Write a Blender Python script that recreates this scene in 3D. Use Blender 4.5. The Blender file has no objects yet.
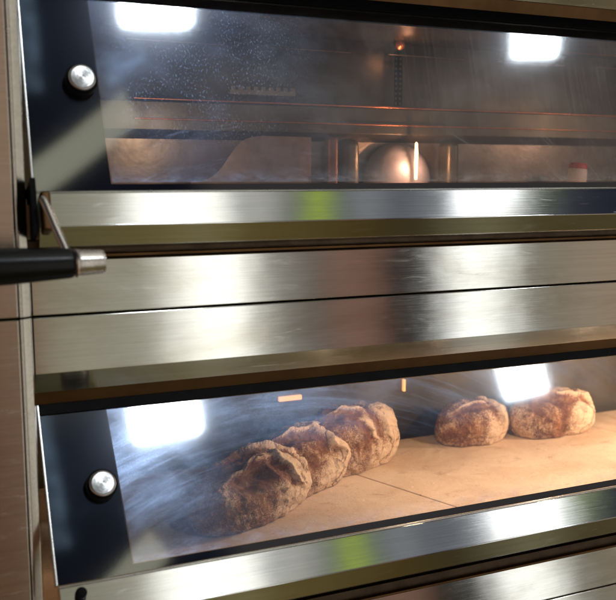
import bpy, bmesh, math, random
from mathutils import Vector, noise, Matrix
random.seed(4)
sc = bpy.context.scene
C = sc.collection
R = math.radians

# ------------------------------------------------------------ node helpers
class NT:
    def __init__(s, tree): s.t = tree; s.n = tree.nodes; s.l = tree.links
    def new(s, typ, **kw):
        n = s.n.new(typ)
        for k, v in kw.items(): setattr(n, k, v)
        return n
    def put(s, sock, v):
        if v is None: return
        if isinstance(v, bpy.types.NodeSocket): s.l.new(v, sock)
        else:
            if isinstance(v, tuple) and len(v) == 3 and sock.type == 'RGBA': v = v + (1,)
            sock.default_value = v
    def m(s, op, a, b=None, c=None, clamp=False):
        n = s.new('ShaderNodeMath', operation=op, use_clamp=clamp)
        s.put(n.inputs[0], a); s.put(n.inputs[1], b); s.put(n.inputs[2], c)
        return n.outputs[0]
    def smooth(s, v, a, b, lo=0.0, hi=1.0):
        n = s.new('ShaderNodeMapRange', interpolation_type='SMOOTHSTEP')
        s.put(n.inputs[0], v); s.put(n.inputs[1], a); s.put(n.inputs[2], b); s.put(n.inputs[3], lo); s.put(n.inputs[4], hi)
        return n.outputs[0]
    def mix(s, f, a, b):
        n = s.new('ShaderNodeMix', data_type='RGBA'); s.put(n.inputs[0], f); s.put(n.inputs[6], a); s.put(n.inputs[7], b)
        return n.outputs[2]
    def add(s, a, b):
        n = s.new('ShaderNodeMix', data_type='RGBA', blend_type='ADD'); n.inputs[0].default_value = 1; s.put(n.inputs[6], a); s.put(n.inputs[7], b)
        return n.outputs[2]
    def mulc(s, f, col):
        n = s.new('ShaderNodeMix', data_type='RGBA'); s.put(n.inputs[0], f); s.put(n.inputs[6], (0., 0., 0.)); s.put(n.inputs[7], col); n.clamp_factor = False
        return n.outputs[2]
    def noise(s, vec, scale, detail=3, rough=.5, dist=0.):
        n = s.new('ShaderNodeTexNoise'); s.put(n.inputs['Vector'], vec); n.inputs['Scale'].default_value = scale
        n.inputs['Detail'].default_value = detail; n.inputs['Roughness'].default_value = rough; n.inputs['Distortion'].default_value = dist
        return n.outputs[0]
    def map(s, vec, scale=(1, 1, 1), rot=(0, 0, 0), loc=(0, 0, 0)):
        n = s.new('ShaderNodeMapping'); s.put(n.inputs[0], vec); n.inputs[1].default_value = loc; n.inputs[2].default_value = rot; n.inputs[3].default_value = scale
        return n.outputs[0]
    def ramp(s, v, stops, interp='LINEAR'):
        n = s.new('ShaderNodeValToRGB'); s.put(n.inputs[0], v); cr = n.color_ramp; cr.interpolation = interp
        while len(cr.elements) < len(stops): cr.elements.new(.5)
        for e, (p, c) in zip(cr.elements, stops): e.position = p; e.color = tuple(c) + (1,) if len(c) == 3 else c
        return n.outputs[0]
    def bump(s, h, strength, dist=.001, normal=None):
        n = s.new('ShaderNodeBump'); n.inputs['Strength'].default_value = strength; n.inputs['Distance'].default_value = dist
        s.put(n.inputs['Height'], h)
        if normal is not None: s.put(n.inputs['Normal'], normal)
        return n.outputs[0]

def newmat(name):
    m = bpy.data.materials.new(name); m.use_nodes = True; m.node_tree.nodes.clear(); t = NT(m.node_tree)
    out = t.new('ShaderNodeOutputMaterial'); co = t.new('ShaderNodeTexCoord').outputs['Object']
    return m, t, out, co

def steel(name, col=(.62, .6, .55), rough=.42, aniso=.8, stain=(.5, .46, .36), scratch=.25, smudge=.5):
    m, t, out, co = newmat(name)
    p = t.new('ShaderNodeBsdfPrincipled'); t.l.new(p.outputs[0], out.inputs[0])
    p.inputs['Metallic'].default_value = 1
    fine = t.noise(t.map(co, (3, 900, 900)), 1, 3, .6)
    med = t.noise(t.map(co, (5, 120, 120)), 1, 3, .6)
    blot = t.noise(t.map(co, (5, 12, 12)), 1, 5, .62, .8)
    smear = t.noise(t.map(co, (14, 70, 70), rot=(0, R(14), 0)), 1, 4, .65, 1.6)
    c = t.mix(t.smooth(blot, .42, .7, 0, smudge), col, stain)
    c = t.mix(t.smooth(t.noise(t.map(co, (5, 380, 380)), 1, 4, .7), .35, .75, 0, .4), c, tuple(x * .72 for x in col))
    dep = t.m('MULTIPLY', t.smooth(t.noise(t.map(co, (11, 75, 75), rot=(0, R(5), 0)), 1, 6, .7, 1.5), .6, .78), t.smooth(t.noise(t.map(co, (4, 4, 9)), 1, 3), .45, .6))
    c = t.mix(t.m('MULTIPLY', dep, .6), c, (.95, .93, .88))
    t.put(p.inputs['Base Color'], c)
    r = t.m('ADD', t.smooth(smear, .55, .8, 0, rough * .7), t.m('MULTIPLY_ADD', med, rough * .3, rough * .85))
    r = t.m('ADD', r, t.m('MULTIPLY', dep, .22))
    t.put(p.inputs['Roughness'], r)
    p.inputs['Anisotropic'].default_value = aniso
    v = t.new('ShaderNodeCombineXYZ'); v.inputs[2].default_value = 1; t.l.new(v.outputs[0], p.inputs['Tangent'])
    h = t.m('ADD', t.m('MULTIPLY', fine, .6), t.m('MULTIPLY', med, .4))
    b1 = t.bump(h, scratch, .0002)
    b2 = t.bump(t.noise(t.map(co, (7, 9, 9)), 1, 2), .18, .002, b1)
    t.put(p.inputs['Normal'], b2)
    return m

def plain(name, col, rough=.5, metal=0., var=.25, scale=20, bump=.1, bdist=.001, spec=.5, emit=None, estr=0):
    m, t, out, co = newmat(name)
    p = t.new('ShaderNodeBsdfPrincipled'); t.l.new(p.outputs[0], out.inputs[0])
    n = t.noise(co, scale, 5, .6)
    c = t.mix(t.smooth(n, .35, .7), col, tuple(x * (1 - var) for x in col))
    t.put(p.inputs['Base Color'], c)
    t.put(p.inputs['Roughness'], t.m('MULTIPLY_ADD', n, .2, rough - .1))
    p.inputs['Metallic'].default_value = metal
    p.inputs['Specular IOR Level'].default_value = spec
    if bump: t.put(p.inputs['Normal'], t.bump(t.noise(co, scale * 8, 4), bump, bdist))
    if emit: t.put(p.inputs['Emission Color'], emit); p.inputs['Emission Strength'].default_value = estr
    return m

M = {}
M['steel'] = steel('brushed_steel', (.73, .72, .67), .12, .9)
M['steel_cool'] = steel('brushed_steel_sill', (.66, .66, .64), .105, .88, smudge=.3)
M['steel_lip'] = steel('brushed_steel_lip', (.5, .47, .36), .3, .7)
M['steel_post'] = steel('satin_steel_post', (.62, .58, .52), .2, .85, smudge=.3)
M['trim'] = plain('bright_trim', (.75, .74, .7), .25, 1, .1, 40, .05)
M['cap'] = plain('turned_steel', (.62, .57, .52), .27, 1, .15, 60, .08)
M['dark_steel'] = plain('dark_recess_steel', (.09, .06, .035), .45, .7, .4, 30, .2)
M['brown_trim'] = plain('heat_tinted_brown_steel', (.14, .075, .03), .4, .9, .3, 12, .15)
M['rubber_shade'] = plain('black_rubber_shade', (.004, .004, .005), .6, 0, .2, 40, .1, spec=.1)  # rubber parts, and the strip that paints the recess shadow
M['print'] = plain('black_printed_border', (.004, .005, .009), .5, 0, .1, 10, 0, spec=.05)
M['grip'] = plain('black_bakelite', (.003, .003, .0035), .3, 0, .2, 60, .04, spec=.25)
M['chamber'] = plain('chamber_wall_steel', (.155, .135, .09), .42, .6, .45, 9, .25)
M['chamber_light'] = plain('chamber_liner_steel', (.34, .27, .2), .38, .8, .4, 14, .3)
M['copper'] = plain('heat_blued_copper_rod', (.75, .3, .14), .35, .8, .3, 30, .1)
M['shield'] = plain('glow_red_shield', (.5, .17, .08), .5, .2, .3, 40, .1)  # red colour stands in for the lamp glow on the strip
M['pale_plate'] = plain('pale_tin_plate', (.5, .38, .28), .45, .25, .35, 25, .2)
M['copper_dull'] = plain('dull_copper_bracket', (.3, .14, .08), .55, .6, .3, 30, .1)
M['bowl'] = plain('polished_inner_steel', (.5, .48, .52), .5, .35, .25, 25, .1)
M['comb'] = plain('pale_slotted_metal', (.34, .29, .21), .5, .4, .2, 30, .1)
M['redcap'] = plain('red_cap_plastic', (.6, .06, .05), .4)
M['white_part'] = plain('white_enamel', (.9, .8, .74), .4)
M['amber'] = plain('amber_lamp_glass', (.9, .5, .2), .3, emit=(1., .42, .12), estr=1.6)
M['hotlamp'] = plain('lit_chamber_lamp', (1, .8, .6), .3, emit=(1., .5, .2), estr=8)

def knob_mat():
    m, t, out, co = newmat('turned_knob_face')
    p = t.new('ShaderNodeBsdfPrincipled'); t.l.new(p.outputs[0], out.inputs[0])
    p.inputs['Metallic'].default_value = 1; p.inputs['Roughness'].default_value = .3; p.inputs['Anisotropic'].default_value = .85
    tg = t.new('ShaderNodeTangent', direction_type='RADIAL', axis='Y'); t.l.new(tg.outputs[0], p.inputs['Tangent'])
    n = t.noise(t.map(co, (30, 30, 30)), 1, 4)
    t.put(p.inputs['Base Color'], t.mix(t.smooth(n, .4, .7), (.56, .56, .55), (.36, .36, .35)))
    t.put(p.inputs['Normal'], t.bump(t.noise(co, 300, 3), .15, .0005))
    return m
M['knob'] = knob_mat()

def stone_mat():
    m, t, out, co = newmat('baking_stone')
    p = t.new('ShaderNodeBsdfPrincipled'); t.l.new(p.outputs[0], out.inputs[0])
    n = t.noise(co, 9, 6, .65, .5); n2 = t.noise(t.map(co, (20, 32, 1)), 1, 7, .72, .6); n3 = t.noise(co, 260, 4, .7)
    c = t.mix(t.smooth(n, .35, .7), (.64, .47, .31), (.5, .34, .21))
    c = t.mix(t.smooth(n2, .54, .72, 0, .6), c, (.26, .13, .06))
    c = t.mix(t.smooth(n3, .55, .75, 0, .5), c, (.78, .64, .48))
    c = t.mix(t.smooth(t.noise(co, 330, 2, .5), .68, .73, 0, .85), c, (.09, .04, .02))
    c = t.mix(t.smooth(t.noise(t.map(co, (1, 1, 1), loc=(3, 1, 0)), 210, 3, .6), .64, .74, 0, .7), c, (.85, .75, .62))
    t.put(p.inputs['Base Color'], c); p.inputs['Roughness'].default_value = .85
    t.put(p.inputs['Normal'], t.bump(n3, .35, .0012))
    return m
M['stone'] = stone_mat()

def bread_mat():
    m, t, out, co = newmat('rustic_crust')
    p = t.new('ShaderNodeBsdfPrincipled'); t.l.new(p.outputs[0], out.inputs[0])
    at = t.new('ShaderNodeAttribute', attribute_name='flour').outputs['Fac']
    n = t.noise(co, 55, 7, .72, .6); n2 = t.noise(co, 420, 5, .75); n3 = t.noise(co, 16, 4, .6, 1.)
    crust = t.mix(t.smooth(n3, .3, .7), (.10, .033, .013), (.28, .11, .04))
    crust = t.mix(t.smooth(n, .45, .7, 0, .6), crust, (.42, .24, .12))
    f = t.m('ADD', at, t.m('ADD', t.m('MULTIPLY_ADD', n, .7, -.35), t.m('MULTIPLY_ADD', n2, 1.5, -.75)))
    c = t.mix(t.smooth(f, .3, .9, 0, .9), crust, t.mix(n2, (.68, .47, .29), (.84, .66, .46)))
    t.put(p.inputs['Base Color'], c); p.inputs['Roughness'].default_value = .72
    p.inputs['Specular IOR Level'].default_value = .3
    vo = t.new('ShaderNodeTexVoronoi', feature='DISTANCE_TO_EDGE'); vo.inputs['Scale'].default_value = 34
    wv = t.new('ShaderNodeMix', data_type='VECTOR'); wv.inputs[0].default_value = .03
    nn = t.new('ShaderNodeTexNoise'); t.put(nn.inputs['Vector'], co); nn.inputs['Scale'].default_value = 40; nn.inputs['Detail'].default_value = 4
    t.l.new(co, wv.inputs[4]); t.l.new(nn.outputs['Color'], wv.inputs[5]); t.l.new(wv.outputs[1], vo.inputs['Vector'])
    fis = t.m('MULTIPLY', t.smooth(vo.outputs['Distance'], .07, .0), t.smooth(n3, .42, .6))
    c = t.mix(t.m('MULTIPLY', fis, .7), c, (.1, .03, .012)); t.put(p.inputs['Base Color'], c)
    n = t.m('SUBTRACT', n, t.m('MULTIPLY', fis, .35))
    b = t.bump(n2, .8, .0016); t.put(p.inputs['Normal'], t.bump(n, .6, .004, b))
    return m
M['bread'] = bread_mat()

def glass_mat(kind):
    """oven door glass: clear coated pane with a film of grease, wipe marks and drops, tinted blue for lamp haze"""
    m, t, out, co = newmat('door_glass_' + kind)
    tr = t.new('ShaderNodeBsdfTransparent'); tr.inputs[0].default_value = (.86, .87, .9, 1)
    gl = t.new('ShaderNodeBsdfGlossy'); gl.inputs['Roughness'].default_value = .05
    gl.inputs[0].default_value = (.9, .95, 1, 1)
    lw = t.new('ShaderNodeLayerWeight'); lw.inputs[0].default_value = .5
    front = t.m('SUBTRACT', 1, t.new('ShaderNodeNewGeometry').outputs['Backfacing'])
    refl = t.m('MULTIPLY', t.m('MULTIPLY_ADD', t.m('POWER', lw.outputs['Facing'], 4.), .85, .13), front)
    g2 = t.new('ShaderNodeBsdfGlossy'); g2.inputs['Roughness'].default_value = .17; g2.inputs[0].default_value = (.6, .72, 1, 1)  # broad bluish lobe added as a halo around the lamp reflections
    gm = t.new('ShaderNodeMixShader'); gm.inputs[0].default_value = .04; t.l.new(gl.outputs[0], gm.inputs[1]); t.l.new(g2.outputs[0], gm.inputs[2]); gl = gm
    base = t.new('ShaderNodeMixShader'); t.put(base.inputs[0], refl); t.l.new(tr.outputs[0], base.inputs[1]); t.l.new(gl.outputs[0], base.inputs[2])
    sx = t.new('ShaderNodeSeparateXYZ'); t.l.new(co, sx.inputs[0]); X, Z = sx.outputs[0], sx.outputs[2]
    cloud = t.noise(t.map(co, (9, 9, 14), rot=(0, R(12), 0)), 1, 7, .62, .35)
    dx, dz_ = t.m('SUBTRACT', X, .40), t.m('SUBTRACT', Z, -.62)
    rad = t.m('SQRT', t.m('ADD', t.m('MULTIPLY', dx, dx), t.m('MULTIPLY', dz_, dz_))); an = t.m('ARCTAN2', dx, dz_)
    cv = t.new('ShaderNodeCombineXYZ'); t.put(cv.inputs[0], t.m('MULTIPLY', rad, 70)); t.put(cv.inputs[1], t.m('MULTIPLY', an, 3.2))
    wipe = t.noise(cv.outputs[0], 1, 6, .66, .6)
    cv2 = t.new('ShaderNodeCombineXYZ'); t.put(cv2.inputs[0], t.m('MULTIPLY', rad, 420)); t.put(cv2.inputs[1], t.m('MULTIPLY', an, 9))
    hair = t.noise(cv2.outputs[0], 1, 3, .6, .3)
    fine = t.noise(co, 420, 4, .75)
    if kind == 'upper':
        d = t.smooth(t.noise(t.map(co, (560, 560, 340), rot=(0, R(35), 0)), 1, 3, .6), .55, .68)
        zone = t.m('MULTIPLY', t.smooth(t.noise(co, 22, 4), .3, .6), t.m('MULTIPLY', t.smooth(X, .19, .22), t.m('MULTIPLY', t.smooth(X, .50, .34), t.smooth(Z, -.22, -.17))))
        drips = t.noise(t.map(co, (300, 300, 5)), 1, 3, .6)
        dz = t.m('MULTIPLY', t.smooth(drips, .4, .75), t.smooth(X, .45, .7))
        mask = t.m('ADD', t.m('MULTIPLY', t.smooth(cloud, .38, .72, .05, .17), t.smooth(X, .25, .5, 1.1, .8)), t.m('ADD', t.m('MULTIPLY', t.m('MULTIPLY', d, zone), .5), t.m('MULTIPLY', dz, .06)))
        mask = t.m('ADD', mask, t.m('MULTIPLY', t.smooth(t.m('MULTIPLY', wipe, t.m('ADD', .5, hair)), .56, .8, 0, .28), t.smooth(Z, -.15, -.2)))
    else:
        za = t.m('MULTIPLY', t.smooth(X, .34, .235), t.smooth(Z, -.22, -.12, .3, 1.6))
        zb = t.m('MULTIPLY', t.m('MULTIPLY', t.smooth(Z, -.155, -.10), t.smooth(X, .9, .5, .3, 1.)), .62)
        zone = t.m('ADD', t.m('MAXIMUM', za, zb), .06)
        mask = t.m('MULTIPLY', t.m('ADD', t.smooth(cloud, .3, .7, .12, .7), t.m('MULTIPLY', t.smooth(wipe, .42, .78, 0, .65), t.m('ADD', .55, t.m('MULTIPLY', hair, .9)))), zone)
    gr = t.m('MULTIPLY', t.smooth(Z, -.225, -.249), t.smooth(t.noise(t.map(co, (40, 40, 90)), 1, 5, .7), .4, .7, .1, .55))
    mask = t.m('ADD', mask, gr)
    mask = t.m('MULTIPLY', mask, t.smooth(fine, .35, .7, .85, 1.15))
    # the grease is on the inner face, so the black printed border hides it
    edge = t.m('MULTIPLY_ADD', Z, -.041, .1885)
    inner = t.m('MULTIPLY', t.m('GREATER_THAN', X, edge), t.m('GREATER_THAN', Z, -.2475))
    mask = t.m('ADD', t.m('MULTIPLY', mask, inner), t.smooth(cloud, .5, .8, 0, .025))
    sm = t.new('ShaderNodeBsdfGlossy'); sm.inputs['Roughness'].default_value = .36; t.put(sm.inputs[0], t.mix(t.smooth(X, .3, .6), (.5, .66, 1.), (.85, .82, .74)) if kind == 'upper' else t.mix(t.smooth(X, .5, .9), (.52, .68, 1.), (.6, .74, 1.)))  # film coloured blue to paint in the bluish lamp haze
    fin = t.new('ShaderNodeMixShader'); t.put(fin.inputs[0], t.m('MULTIPLY', t.m('MULTIPLY', mask, .3), front)); t.l.new(base.outputs[0], fin.inputs[1]); t.l.new(sm.outputs[0], fin.inputs[2])
    t.l.new(fin.outputs[0], out.inputs[0])
    return m

# ------------------------------------------------------------ mesh helpers
def tag(o, label=None, cat=None, group=None, kind=None):
    if label: o['label'] = label
    if cat: o['category'] = cat
    if group: o['group'] = group
    if kind: o['kind'] = kind
    return o

def link(name, bm, mat, parent=None, smooth=30, loc=(0, 0, 0)):
    me = bpy.data.meshes.new(name); bmesh.ops.recalc_face_normals(bm, faces=bm.faces); bm.to_mesh(me); bm.free()
    if mat: me.materials.append(mat)
    if smooth:
        for p in me.polygons: p.use_smooth = True
        me.set_sharp_from_angle(angle=R(smooth))
    o = bpy.data.objects.new(name, me); C.objects.link(o); o.location = loc
    if smooth and smooth <= 40:
        wn = o.modifiers.new('weighted', 'WEIGHTED_NORMAL'); wn.keep_sharp = True; wn.weight = 100; wn.mode = 'FACE_AREA'
    if parent: o.parent = parent
    return o

def empty(name, loc=(0, 0, 0), parent=None):
    o = bpy.data.objects.new(name, None); C.objects.link(o); o.location = loc; o.empty_display_size = .05
    if parent: o.parent = parent
    return o

def fillet(pts, rads, seg=5):
    out = []; n = len(pts)
    for i, (p, r) in enumerate(zip(pts, rads)):
        p = Vector(p)
        if r <= 0: out.append(p); continue
        a = Vector(pts[i - 1]); b = Vector(pts[(i + 1) % n])
        da = (a - p).normalized(); db = (b - p).normalized(); ang = da.angle(db)
        d = min(r / math.tan(ang / 2), (a - p).length * .49, (b - p).length * .49)
        s, e = p + da * d, p + db * d
        for k in range(seg + 1):
            u = k / seg; out.append(s * (1 - u) ** 2 + p * 2 * u * (1 - u) + e * u * u)
    return out

def prism_x(bm, prof, x0, x1, rads=None):
    """closed (y,z) profile swept along x"""
    prof = fillet(prof, rads) if rads else [Vector(p) for p in prof]
    a = [bm.verts.new((x0, p.x, p.y)) for p in prof]; b = [bm.verts.new((x1, p.x, p.y)) for p in prof]
    n = len(prof)
    for i in range(n): bm.faces.new((a[i], a[(i + 1) % n], b[(i + 1) % n], b[i]))
    bm.faces.new(a); bm.faces.new(b[::-1])
    return bm

def prism_z(bm, prof, z0, z1, rads=None):
    prof = fillet(prof, rads) if rads else [Vector(p) for p in prof]
    a = [bm.verts.new((p.x, p.y, z0)) for p in prof]; b = [bm.verts.new((p.x, p.y, z1)) for p in prof]
    n = len(prof)
    for i in range(n): bm.faces.new((a[i], a[(i + 1) % n], b[(i + 1) % n], b[i]))
    bm.faces.new(a); bm.faces.new(b[::-1])
    return bm

def box(bm, x0, x1, y0, y1, z0, z1, bev=0.):
    r = bmesh.ops.create_cube(bm, size=1)
    for v in r['verts']:
        v.co = Vector(((x0 + x1) / 2 + v.co.x * (x1 - x0), (y0 + y1) / 2 + v.co.y * (y1 - y0), (z0 + z1) / 2 + v.co.z * (z1 - z0)))
    if bev:
        es = list({e for v in r['verts'] for e in v.link_edges})
        bmesh.ops.bevel(bm, geom=es, offset=bev, segments=3, affect='EDGES', profile=.5)
    return bm

def lathe(bm, prof, origin, axis, seg=48):
    """(dist along axis, radius) profile turned about an axis"""
    ax = Vector(axis).normalized(); u = ax.orthogonal().normalized(); w = ax.cross(u); o = Vector(origin); rings = []
    for d, r in prof:
        rings.append([bm.verts.new(o + ax * d + (u * math.cos(2 * math.pi * k / seg) + w * math.sin(2 * math.pi * k / seg)) * r) for k in range(seg)] if r > 1e-6 else [bm.verts.new(o + ax * d)])
    for A, B in zip(rings, rings[1:]):
        for k in range(seg):
            k2 = (k + 1) % seg
            if len(A) == 1 and len(B) == 1: continue
            if len(A) == 1: bm.faces.new((A[0], B[k], B[k2]))
            elif len(B) == 1: bm.faces.new((A[k], A[k2], B[0]))
            else: bm.faces.new((A[k], A[k2], B[k2], B[k]))
    return bm

def tube(bm, pts, r, seg=16, flat=1.):
    pts = [Vector(p) for p in pts]; rings = []
    for i, p in enumerate(pts):
        d = (pts[min(i + 1, len(pts) - 1)] - pts[max(i - 1, 0)]).normalized()
        u = d.cross(Vector((0, 1, 0))).normalized(); w = d.cross(u)
        rings.append([bm.verts.new(p + u * math.cos(2 * math.pi * k / seg) * r + w * math.sin(2 * math.pi * k / seg) * r * flat) for k in range(seg)])
    for A, B in zip(rings, rings[1:]):
        for k in range(seg): bm.faces.new((A[k], A[(k + 1) % seg], B[(k + 1) % seg], B[k]))
    bm.faces.new(rings[0]); bm.faces.new(rings[-1][::-1])
    return bm

NB = bmesh.new
# ------------------------------------------------------------ the oven
X0, X1 = .112, 1.62          # left edge of the fronts, right end (beyond the frame)
PITCH = .475                 # height of one deck
oven = empty('deck_oven', (.6, 1.2, .55))
tag(oven, 'large stainless steel bakery deck oven with two stacked glass doors', 'oven')
OFF = Vector(oven.location)
def part(name, bm, mat, smooth=30, parent=None):
    o = link(name, bm, mat, oven if parent is None else parent, smooth)
    if parent is None: o.location = -OFF
    return o

# fronts of each deck: upper strip, lower strip with a bevel turned under
for dz, first in ((0, True), (-PITCH, False), (PITCH, False)):
    if True:
        zt = 1.2085 + dz
        part('front_strip', prism_x(NB(), [(1.0, zt), (1.0, 1.147 + dz), (1.02, 1.147 + dz), (1.02, zt)], X0, X1, [.0035, .0012, 0, 0]), M['steel'])
    part('front_panel', prism_x(NB(), [(1.0, 1.1448 + dz), (1.0, 1.0815 + dz), (1.015, 1.0565 + dz), (1.02, 1.0565 + dz), (1.02, 1.1448 + dz)], X0, X1, [.0022, .002, .001, 0, 0]), M['steel'])
    part('heat_strip', prism_x(NB(), [(1.0165, 1.0562 + dz), (1.0215, 1.0415 + dz), (1.0225, 1.0415 + dz), (1.0225, 1.0562 + dz)], X0, X1), M['brown_trim'])
# dark recess under each door sill
for dz in (0, -PITCH):
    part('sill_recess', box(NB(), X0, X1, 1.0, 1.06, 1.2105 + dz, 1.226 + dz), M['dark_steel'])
    part('recess_trim', box(NB(), X0, X1, .994, .9995, 1.2098 + dz, 1.2135 + dz, .0008), M['brown_trim'])

# corner post and side panel, each split at the deck seam (Z 1.155)
SE = 1.1525
for z0, z1 in ((SE + .0012, 1.69), (.58, SE - .0012)):
    part('corner_post', prism_z(NB(), [(.0922, .9492), (.1045, .9568), (.1105, .999), (.1105, 1.08), (.0925, 1.08)], z0, z1, [.003, .003, 0, 0, 0]), M['steel_post'])
    part('side_panel', box(NB(), -.35, .0915, .949, 1.08, z0, z1, .0012), M['steel_post'])

part('side_panel', box(NB(), 1.623, 1.95, .949, 1.08, .58, 1.69, .0012), M['steel_post'])
part('outer_casing', box(NB(), -.345, 1.945, 1.52, 1.9, .585, 1.685), M['steel_post'], 0)
part('outer_casing', box(NB(), -.345, .045, 1.085, 1.515, .585, 1.685), M['steel_post'], 0)
part('outer_casing', box(NB(), 1.63, 1.945, 1.085, 1.515, .585, 1.685), M['steel_post'], 0)
part('outer_casing', box(NB(), .05, 1.625, 1.085, 1.515, 1.56, 1.684), M['steel_post'], 0)
# baking chambers
def chamber(dz):
    zf, zc = .824 + dz, 1.012 + dz
    bm = NB(); yb = 1.37
    box(bm, .06, 1.5, yb, yb + .01, zf - .02, zc + .08)                    # back
    box(bm, .05, .06, 1.08, yb, zf - .02, zc + .08)
    box(bm, 1.5, 1.51, 1.06, yb, zf - .02, zc + .08)
    box(bm, .06, 1.5, 1.076, yb, zc + .07, zc + .08)
    part('chamber_wall', bm, M['chamber'], 0)
    # the tiles are laid with their joints a little askew: (x at the front, x at the back)
    xs = [(.06, .06), (.708, .566), (1.262, 1.12), (1.5, 1.5)]
    for a, b in zip(xs, xs[1:]):
        bm = NB(); g = .0012
        q = [bm.verts.new(p) for z in (zf - .03, zf + .006) for p in ((a[0] + g, .965, z), (b[0] - g, .965, z), (b[1] - g, 1.345, z), (a[1] + g, 1.345, z))]
        for f in ((0, 1, 2, 3), (7, 6, 5, 4), (0, 4, 5, 1), (1, 5, 6, 2), (2, 6, 7, 3), (3, 7, 4, 0)): bm.faces.new([q[k] for k in f])
        bmesh.ops.bevel(bm, geom=bm.edges[:], offset=.0018, segments=3, affect='EDGES', profile=.5)
        part('baking_stone', bm, M['stone'])
    part('chamber_floor', box(NB(), .06, 1.5, .97, 1.365, zf - .045, zf - .031), M['dark_steel'], 0)
chamber(0); chamber(.439)
# fittings seen in the upper chamber
part('heating_rod', tube(NB(), [(x, 1.33, 1.523 + .002 * math.sin(x * 3)) for x in [.2 + i * .05 for i in range(26)]], .0022), M['copper'])
bm = NB()
for i in range(5): tube(bm, [(.3 + i * .22, 1.345, 1.5), (.3 + i * .22 + .15, 1.345, 1.499)], .0012)
part('heating_rod', bm, M['chamber_light'])
part('inner_ledge', prism_x(NB(), [(1.31, 1.408), (1.31, 1.366), (1.365, 1.352), (1.365, 1.413)], .2, 1.49, [.002, .002, 0, 0]), M['chamber'])
part('ledge_trim', tube(NB(), [(.3, 1.307, 1.411), (1.3, 1.307, 1.408)], .0013), M['copper'])
part('ledge_trim', tube(NB(), [(.3, 1.307, 1.382), (1.3, 1.307, 1.380)], .001), M['copper'])
part('chamber_liner', box(NB(), .2, 1.49, 1.355, 1.362, 1.27, 1.3655), M['chamber_light'])
bm = NB()
box(bm, .455, .565, 1.33, 1.334, 1.424, 1.431)
for i in range(9): box(bm, .457 + i * .0125, .464 + i * .0125, 1.33, 1.334, 1.4312, 1.4365)
part('slotted_rail', bm, M['comb'], 0)
# perforated lamp shield: a strip with holes (built as a lattice)
bm = NB()
def perf(bm, x0, x1, z0, z1, y, nx, nz):
    g = {}
    cw, ch = (x1 - x0) / nx, (z1 - z0) / nz
    for i in range(nx):
        for j in range(nz):
            cx, cz = x0 + cw * (i + .5), z0 + ch * (j + .5); r = min(cw, ch) * .3; K = 8
            inn = [(cx + r * math.cos(a), cz + r * math.sin(a)) for a in [math.pi / 4 * k for k in range(K)]]
            ou = []
            for k in range(K):
                a = math.pi / 4 * k; c, s = math.cos(a), math.sin(a); m = max(abs(c), abs(s))
                ou.append((cx + cw / 2 * c / m, cz + ch / 2 * s / m))
            vi = [bm.verts.new((p[0], y, p[1])) for p in inn]; vo = [bm.verts.new((p[0], y, p[1])) for p in ou]
            for k in range(K): bm.faces.new((vi[k], vi[(k + 1) % K], vo[(k + 1) % K], vo[k]))
    r = bmesh.ops.solidify(bm, geom=bm.faces[:], thickness=.001)
perf(bm, .752, .768, 1.416, 1.506, 1.345, 2, 11)
part('perforated_shield', bm, M['shield'], 0)
part('lamp_bracket', lathe(NB(), [(0, 0), (0, .009), (.006, .009), (.009, .005), (.012, 0)], (.757, 1.34, 1.516), (0, -1, 0), 20), M['copper'])
part('chamber_lamp', lathe(NB(), [(0, 0), (.001, .0022), (.045, .0028), (.06, .0022), (.062, 0)], (.762, 1.285, 1.292), (0, 0, 1), 16), M['hotlamp'])
# rounded dome and bent plate for the pale shapes low in the upper chamber
bm = NB(); lathe(bm, [(0, .062), (.01, .061), (.022, .056), (.033, .046), (.041, .032), (.046, .015), (.047, 0)], (.757, 1.345, 1.292), (0, -1, 0), 48)
part('inner_dome', bm, M['bowl'], 60)
def sheet(bm, pts, z0, z1s, th=.003):
    # bent plate standing on the floor, its top edge height given point by point
    lo = [bm.verts.new((p[0], p[1], z0)) for p in pts]; hi = [bm.verts.new((p[0], p[1], z)) for p, z in zip(pts, z1s)]
    for i in range(len(pts) - 1): bm.faces.new((lo[i], lo[i + 1], hi[i + 1], hi[i]))
    bmesh.ops.solidify(bm, geom=bm.faces[:], thickness=th); return bm
N_ = 24
P_ = [(.375 + .195 * i / N_, 1.28 - .02 * math.sin(math.pi * i / N_)) for i in range(N_ + 1)]
H_ = [1.290 + .068 / (1 + math.exp(-(i - 6.5) * .75)) for i in range(N_ + 1)]
part('bent_plate', sheet(NB(), P_, 1.272, H_), M['pale_plate'], 60)
part('chamber_post', box(NB(), .635, .668, 1.3, 1.34, 1.27, 1.358, .012), M['chamber'])
part('chamber_post', box(NB(), .60, .618, 1.28, 1.3, 1.27, 1.36, .006), M['copper_dull'])
part('chamber_post', box(NB(), .835, .858, 1.30, 1.34, 1.27, 1.356, .009), M['chamber'])
pr = part('white_cylinder', lathe(NB(), [(0, 0), (0, .0185), (.046, .0165), (.0461, 0)], (1.10, 1.29, 1.265), (.08, 0, 1), 32), M['white_part'])  # plain white cylinder, purpose unknown
cp = link('cylinder_cap', lathe(NB(), [(0, 0), (0, .0168), (.006, .0166), (.010, .013), (.011, 0)], (1.1037, 1.29, 1.3113), (.08, 0, 1), 32), M['redcap'], pr)
# little lamp windows in the back wall of the lower chamber
part('lamp_window', box(NB(), .548, .59, 1.363, 1.3695, .918, .926, .001), M['amber'])
part('lamp_window', box(NB(), .79, .7945, 1.363, 1.3695, .912, .934, .001), M['amber'])

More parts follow.
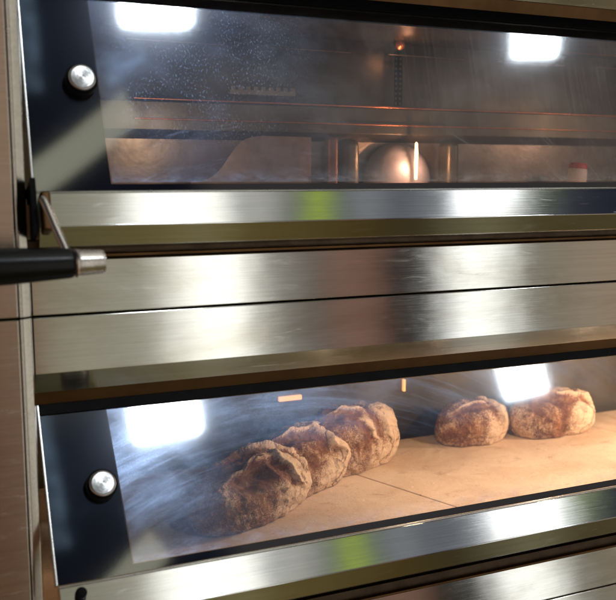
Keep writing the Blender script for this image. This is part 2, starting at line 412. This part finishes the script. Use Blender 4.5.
# ------------------------------------------------------------ doors
L = .257
XR = 1.605
def door(hz, tilt, kind, knob_z, handle, ztop):
    d = empty('glass_door', (0, 1.054, hz)); d.parent = oven; d.location = Vector((0, 1.054, hz)) - OFF; d.rotation_euler = (-R(tilt), 0, 0)
    xl = .1165
    def sub(name, bm, mat, smooth=30): return link(name, bm, mat, d, smooth)
    g = sub('glass', prism_x(NB(), [(0, .02), (0, -L), (.005, -L), (.005, .02)], xl, XR), glass_mat(kind), 0)
    # printed black border behind the pane
    bm = NB(); xi0, xi1, xiR = xl, .192, XR
    def quad(*p): bm.faces.new([bm.verts.new(q) for q in p])
    y = .0062
    quad((xl, y, .015), (xl, y, -L), (.199, y, -L), (.188, y, .015))
    quad((.199, y, -L), (XR, y, -L), (XR, y, -L + .0095), (.1986, y, -L + .0095))
    quad((.1884, y, .015), (.1899, y, -.034), (XR, y, -.034), (XR, y, .015))
    bmesh.ops.solidify(bm, geom=bm.faces[:], thickness=.0008)
    b = sub('printed_border', bm, M['print'], 0)
    sub('top_shadow_strip', box(NB(), xl, XR, -.0026, -.0003, ztop, .012, .0006), M['rubber_shade'])  # black strip in place of the recess shadow above the glass
    sub('side_trim', box(NB(), xl - .0028, xl - .0004, -.0015, .012, -L, .012, .0006), M['trim'])
    # stainless sill folded forward under the glass
    z = -L
    sub('sill_edge', prism_x(NB(), [(.007, z - .0008), (-.004, z - .0008), (-.006, z - .0032), (.007, z - .0032)], xl, XR, [0, .0005, .0005, 0]), M['trim'])
    sub('sill', prism_x(NB(), [(-.0062, z - .0036), (-.0185, z - .043), (-.001, z - .0605), (.012, z - .0605), (.012, z - .0036)], xl, XR, [.0015, .0016, .0012, 0, 0]), M['steel_cool'])
    # turned knob through the glass
    kx = .1735
    bm = NB(); lathe(bm, [(0, 0), (0, .0175), (.009, .0175), (.0095, 0)], (kx, -.0002, knob_z), (0, -1, 0))
    sub('knob_base', bm, M['rubber_shade'])
    bm = NB(); lathe(bm, [(.0097, 0), (.0097, .0146), (.0125, .0150), (.0155, .0146), (.0165, .0135), (.0167, .012), (.0166, 0)], (kx, 0, knob_z), (0, -1, 0))
    k = sub('knob', bm, M['knob'], 40)
    for v in k.data.vertices: v.co -= Vector((kx, 0, knob_z))
    k.location = (kx, 0, knob_z)
    if handle:
        # world positions turned into door space so the grip stays level
        T = R(tilt)
        def loc(P):
            q = Vector(P) - Vector((0, 1.054, hz)); return Vector((q.x, q.y * math.cos(T) - q.z * math.sin(T), q.y * math.sin(T) + q.z * math.cos(T)))
        a = loc((-.16, .885, 1.2105)); e = loc((.1385, .885, 1.2145)); c = loc((.169, .885, 1.2135))
        ax = (e - a).normalized(); n = (e - a).length
        sub('handle_grip', lathe(NB(), [(0, 0), (0, .015), (n * .3, .019), (n * .6, .0195), (n * .8, .0178), (n - .004, .0148), (n - .0005, .0142), (n, 0)], a, ax), M['grip'])
        m = (c - e).length
        sub('handle_cap', lathe(NB(), [(.0004, 0), (.0004, .0125), (.003, .0147), (.005, .0132), (.007, .0128), (m - .003, .0117), (m, .0108), (m + .0005, .009), (m + .0005, 0)], e, ax), M['cap'])
        s = loc((.1175, .925, 1.276)); f = loc((.1345, .886, 1.222))
        mid = [s, s + (f - s) * .08 + Vector((0, -.003, 0)), s + (f - s) * .5, f]
        sub('handle_rod', tube(NB(), mid, .0042, 16), M['cap'])
        b0 = loc((.1155, .955, 1.258))
        sub('handle_bracket', box(NB(), .1175, .128, b0.y - .018, b0.y + .01, b0.z - .02, b0.z + .022, .003), M['brown_trim'])
        sub('hinge_blade', prism_z(NB(), [(.1085, -.035), (.1135, -.035), (.1135, .01), (.1085, .01)], -L - .052, -L + .004, None), M['rubber_shade'])
    else:
        sub('handle_bolt', lathe(NB(), [(0, 0), (0, .006), (.008, .006), (.009, .004), (.009, 0)], (.137, -.0085, z - .0135), (0, -1, .1), 24), M['rubber_shade'])
    return d
door(1.528, 17.5, 'upper', -.134, True, -.0205)
door(1.088, 31.5, 'lower', -.158, False, -.069)

# ------------------------------------------------------------ loaves
def loaf(seed, loc, size, rotz, label, cracks, flourend=1.):
    bm = NB(); bmesh.ops.create_icosphere(bm, subdivisions=7, radius=1)
    lay = bm.verts.layers.float.new('flour')
    sx, sy, sz = size; off = Vector((seed * 7.3, seed * 3.1, seed * 1.7))
    for v in bm.verts:
        u = v.co.copy()
        # blunt oblong: squared ends, rounded section
        sh = lambda a, e: math.copysign(abs(a) ** e, a)
        p = Vector((sh(u.x, .86) * sx, sh(u.y, .92) * sy, u.z * sz))
        nrm = Vector((u.x / sx, u.y / sy, u.z / sz)).normalized()
        q = Vector((p.x, p.y, p.z))
        d = .007 * (noise.fractal(q * 16 + off, 1., 2., 3)) + .0020 * noise.fractal(q * 70 + off, .8, 2., 4)
        # ridged veins in the crust
        w = abs(noise.noise(q * 28 + off * 2)); d += .0006 * max(0, 1 - w * 4)
        w2 = abs(noise.noise(q * 60 + off * 3)); d += .0007 * max(0, 1 - w2 * 5)
        fl = .34 + .12 * max(0, 1 - w * 5) + .3 * noise.noise(q * 20 + off)
        ang = math.atan2(p.z, -p.y)          # 0 = camera side, pi/2 = top
        for (x0, a0, x1, a1, wd, dep) in cracks:
            # score running from (x0,a0) to (x1,a1) in (length, angle) space
            P = Vector((p.x / sx, ang)); A = Vector((x0, a0)); B = Vector((x1, a1)); AB = B - A
            tt = (P - A).dot(AB) / AB.length_squared; tc = min(1, max(0, tt))
            wob = .12 * noise.noise(Vector((tc * 4, seed * 2.2, x0 * 5)))
            sd = ((P - A).cross(AB) if False else (P.x - A.x) * AB.y - (P.y - A.y) * AB.x) / AB.length + wob
            ends = (P - (A + AB * tc)).length
            fade = 1 if 0 < tt < 1 else math.exp(-(((tt - tc) * AB.length) / .12) ** 2)
            fade *= min(1, 4 * tc * (1 - tc) + .25)
            if sd < 0: prof = math.exp(-(sd / .075) ** 2) * .6      # lifted ear
            else:
                prof = -1. * math.exp(-((sd - wd * .45) / (wd * .55)) ** 2) + .55 * math.exp(-(sd / .035) ** 2)
                fl -= .55 * fade * math.exp(-((sd - wd * .4) / (wd * .5)) ** 2)
            fl += .5 * fade * math.exp(-((sd + .03) / .06) ** 2)
            d += dep * prof * fade
        p += nrm * d
        e = max(0, (p.x / sx + .15) / .8); fl += flourend * .55 * min(1, e * 1.6)
        fl += .25 * max(0, -nrm.z + .2)
        zb = -sz * .55
        if p.z < zb: p.z = zb - (zb - p.z) * .08
        v.co = Vector((p.x, p.y, p.z - zb + .001)); v[lay] = max(0, min(1, fl))
    o = link('bread_loaf', bm, M['bread'], None, 180, loc)
    o.rotation_euler = (0, 0, R(rotz))
    tag(o, label, 'bread', 'loaves baking on the stone of the lower deck')
    return o
Zs = .8305
loaf(1, (.408, 1.118, Zs), (.108, .050, .061), 27, 'crusty loaf nearest the glass, with a deep dark torn hole in its side',
     [(-.68, .95, .0, 1.12, .7, .026), (-.5, 1.75, .85, 1.25, .22, .007), (.15, 1.35, .62, -.1, .2, .006), (.5, 1.6, .85, .5, .16, .004)])
loaf(2, (.510, 1.196, Zs), (.108, .048, .060), 24, 'crusty split loaf second from the left, between the torn loaf and the bulky one',
     [(-.85, 1.5, .3, 1.35, .35, .009), (.2, 1.5, .55, .1, .3, .009), (.45, 1.9, .85, .6, .16, .005)])
loaf(3, (.627, 1.256, Zs), (.108, .050, .066), 20, 'bulky veined loaf by the stone joint with a pale floury right end',
     [(.3, 2.1, .5, -.1, .25, .007), (-.6, 1.5, .1, 1.2, .3, .007), (-.1, 1.0, .2, .2, .2, .005)])
loaf(4, (.892, 1.290, Zs), (.078, .042, .047), 8, 'reddish dark loaf standing left of the farthest right loaf, behind a blue glare',
     [(.2, 2., .5, 0, .25, .006), (-.7, 1.3, .3, 1.1, .3, .006)])
loaf(5, (1.056, 1.275, Zs), (.090, .046, .051), 2, 'rightmost loaf on the far side of the stone with a tan flap over its top',
     [(-.45, 1.35, .7, 1.0, .45, .009), (.5, 2.0, .8, .3, .2, .004)])
# ------------------------------------------------------------ light
def area(name, az, el, dist, sx, sy, power, col, roll=0, target=(.45, 1., 1.25)):
    ld = bpy.data.lights.new(name, 'AREA'); ld.shape = 'RECTANGLE'; ld.size = sx; ld.size_y = sy; ld.energy = power; ld.color = col
    o = bpy.data.objects.new(name, ld); C.objects.link(o)
    a, e = R(az), R(el); d = Vector((math.sin(a) * math.cos(e), -math.cos(a) * math.cos(e), math.sin(e)))
    o.location = Vector(target) + d * dist
    o.rotation_euler = (d.to_track_quat('Z', 'Y').to_matrix() @ Matrix.Rotation(R(roll), 3, 'Z')).to_euler()
    return o
area('ceiling_lamp', 19.0, 45.1, 14, 1.05, .72, 300, (.86, .93, 1.), -10)
area('ceiling_lamp', 48.9, 35.1, 14, .66, .8, 90, (.9, .96, 1.), -27)

def pt(name, loc, power, col, r=.012):
    ld = bpy.data.lights.new(name, 'POINT'); ld.energy = power; ld.color = col; ld.shadow_soft_size = r
    o = bpy.data.objects.new(name, ld); C.objects.link(o); o.location = loc; return o
pt('chamber_bulb_and_fill', (1.24, 1.05, 1.0), 9, (1., .7, .47), .02)
pt('chamber_bulb_and_fill', (.90, 1.055, 1.015), 2.4, (1., .7, .47), .015)  # fill light added to brighten the loaves from the front
pt('chamber_bulb_and_fill', (.762, 1.27, 1.325), .4, (1., .5, .28), .004)
pt('chamber_bulb_and_fill', (.36, 1.15, 1.37), .4, (1., .72, .48), .02)  # fill light added to brighten the lower left of the upper chamber
pt('chamber_bulb_and_fill', (1.2, 1.12, 1.40), .6, (1., .6, .38), .02)  # fill light added at the right of the upper chamber

pt('chamber_bulb_and_fill', (.66, 1.06, 1.02), 1.7, (1., .72, .48), .015)  # fill light added for the left loaves and the stone there
pt('chamber_bulb_and_fill', (.759, 1.315, 1.49), .04, (1., .42, .22), .006)  # small red light added to make the perforated strip look lit

# the bakery around, as a soft procedural environment (direction -> light) with painted-in reflection bands
w = bpy.data.worlds.new('World'); sc.world = w; w.use_nodes = True; w.node_tree.nodes.clear(); t = NT(w.node_tree)
wo = t.new('ShaderNodeOutputWorld'); bg = t.new('ShaderNodeBackground'); t.l.new(bg.outputs[0], wo.inputs[0])
tc = t.new('ShaderNodeTexCoord').outputs['Generated']
s = t.new('ShaderNodeSeparateXYZ'); t.l.new(tc, s.inputs[0]); x, y, z = s.outputs
D = 180 / math.pi
az = t.m('MULTIPLY', t.m('ARCTAN2', x, t.m('MULTIPLY', y, -1)), D)
el = t.m('MULTIPLY', t.m('ARCSINE', z), D)
def stops(lst, a, b): return [((p - a) / (b - a), c) for p, c in lst]
sx_ = t.m('MULTIPLY', t.m('ARCSINE', x), D)   # bands painted along x so all steel faces show aligned reflection streaks
mid = t.ramp(t.m('DIVIDE', t.m('ADD', sx_, 20), 100), stops([
    (-20, (.30, .2, .15)), (3, (.42, .26, .19)), (5.6, (.44, .27, .2)), (6.6, (.3, .28, .2)), (9, (.36, .34, .27)), (13.5, (.38, .37, .31)), (16.4, (1.75, 1.75, 1.68)), (19., (1.85, 1.85, 1.78)),
    (20.8, (.34, .33, .3)), (24.5, (.13, .11, .10)), (25.3, (.24, .14, .11)), (28.0, (.24, .13, .10)), (28.8, (.012, .012, .012)), (31.6, (.02, .02, .02)), (33, (1.75, 1.78, 1.8)), (35.5, (1.75, 1.78, 1.75)),
    (37, (.2, .2, .17)), (42, (.36, .28, .21)), (50, (.3, .22, .15)), (58, (.3, .28, .24)), (62.5, (.5, .48, .42)), (64, (1.3, 1.3, 1.2)), (66, (.45, .43, .38)), (80, (.8, .8, .72))], -20, 80))
top = t.ramp(t.m('DIVIDE', t.m('ADD', sx_, 20), 100), stops([
    (-20, (.05, .05, .05)), (8, (.3, .29, .22)), (11.5, (.42, .40, .32)), (13, (1.7, 1.7, 1.6)), (17.8, (1.9, 1.9, 1.8)), (19.3, (.45, .46, .45)), (20.8, (.6, .6, .56)), (23.0, (.14, .15, .16)), (24.0, (.42, .56, .07)), (24.7, (.42, .56, .07)),
    (25.6, (.14, .15, .17)), (27.5, (.28, .3, .33)), (30, (.12, .13, .15)), (32.8, (.3, .32, .35)), (33.8, (3.2, 3.3, 3.4)), (36.8, (3.2, 3.3, 3.4)), (38, (.4, .45, .3)), (39, (.34, .44, .12)), (40.5, (.12, .12, .13)), (60, (.08, .08, .08))], -20, 80))
dark = (.016, .018, .034)
floor = t.ramp(t.m('DIVIDE', t.m('ADD', sx_, 20), 100), stops([
    (-20, (.05, .04, .02)), (8, (.12, .1, .045)), (14, (.17, .135, .055)), (17, (.22, .185, .09)), (20, (.14, .105, .035)), (27, (.08, .055, .016)), (31, (.05, .038, .016)), (35, (.2, .18, .1)), (38, (.09, .07, .028)), (60, (.06, .045, .02))], -20, 80))
mid = t.mix(t.m('MULTIPLY', t.smooth(el, 2, -17, 0, 1.), t.smooth(az, 7.5, 6.)), mid, (.12, .045, .024))
c = t.mix(t.smooth(el, 14, 26), mid, dark)
c = t.mix(t.smooth(el, 45.5, 50), c, top)
c = t.mix(t.smooth(el, -24, -38), c, floor)
def patch(cx, cy, hw, hh, soft, col, rot=0, wave=None):  # soft patch painted into the surroundings to show as a reflection
    ca, sa = math.cos(R(rot)), math.sin(R(rot))
    dx, dy = t.m('SUBTRACT', az, cx), t.m('SUBTRACT', el, cy)
    u = t.m('ADD', t.m('MULTIPLY', dx, ca), t.m('MULTIPLY', dy, sa)); v = t.m('SUBTRACT', t.m('MULTIPLY', dy, ca), t.m('MULTIPLY', dx, sa))
    mu = t.smooth(t.m('ABSOLUTE', u), hw + soft, hw); mv = t.smooth(t.m('ABSOLUTE', v), hh + soft, hh)
    f = t.m('MULTIPLY', mu, mv)
    if wave is not None: f = t.m('MULTIPLY', f, wave)
    return t.mulc(f, col)
c = t.add(c, patch(11.7, 36.0, 5., .95, .25, (1.7, 1.6, 1.15), 26))
fold = t.smooth(t.noise(t.map(tc, (60, 60, 3)), 1, 3), .35, .7, .3, 1.)
c = t.add(c, patch(8.5, 46, 1.4, 6., .5, (.55, .78, 1.), -4, fold))
c = t.add(c, patch(16.2, 40.7, 1.6, .35, .6, (1.2, 1.7, 2.6), 20, t.smooth(t.noise(t.map(tc, (40, 40, 160)), 1, 4), .4, .6)))
c = t.add(c, patch(36, 31.5, 14, 3.5, 3, (.22, .18, .15), -15))
front = t.smooth(y, .25, -.1)
c = t.mix(front, (.02, .017, .015), c)
t.put(bg.inputs[0], c); bg.inputs[1].default_value = 1.0

# ------------------------------------------------------------ camera
cd = bpy.data.cameras.new('camera'); cam = bpy.data.objects.new('camera', cd); C.objects.link(cam); sc.camera = cam
cd.sensor_width = 36; cd.lens = 887 / 616 * 36; cd.clip_start = .01; cd.clip_end = 100
cam.location = (0, 0, 1.3); cam.rotation_euler = (R(90 - 8.02), 0, -R(23.8))
cd.dof.use_dof = True; cd.dof.focus_distance = 1.22; cd.dof.aperture_fstop = 5.6
sc.view_settings.view_transform = 'Standard'; sc.view_settings.look = 'None'; sc.view_settings.exposure = 0; sc.view_settings.gamma = 1
sc.cycles.max_bounces = 10; sc.cycles.transparent_max_bounces = 24; sc.cycles.glossy_bounces = 5
sc.cycles.sample_clamp_indirect = 6; sc.cycles.use_denoising = True
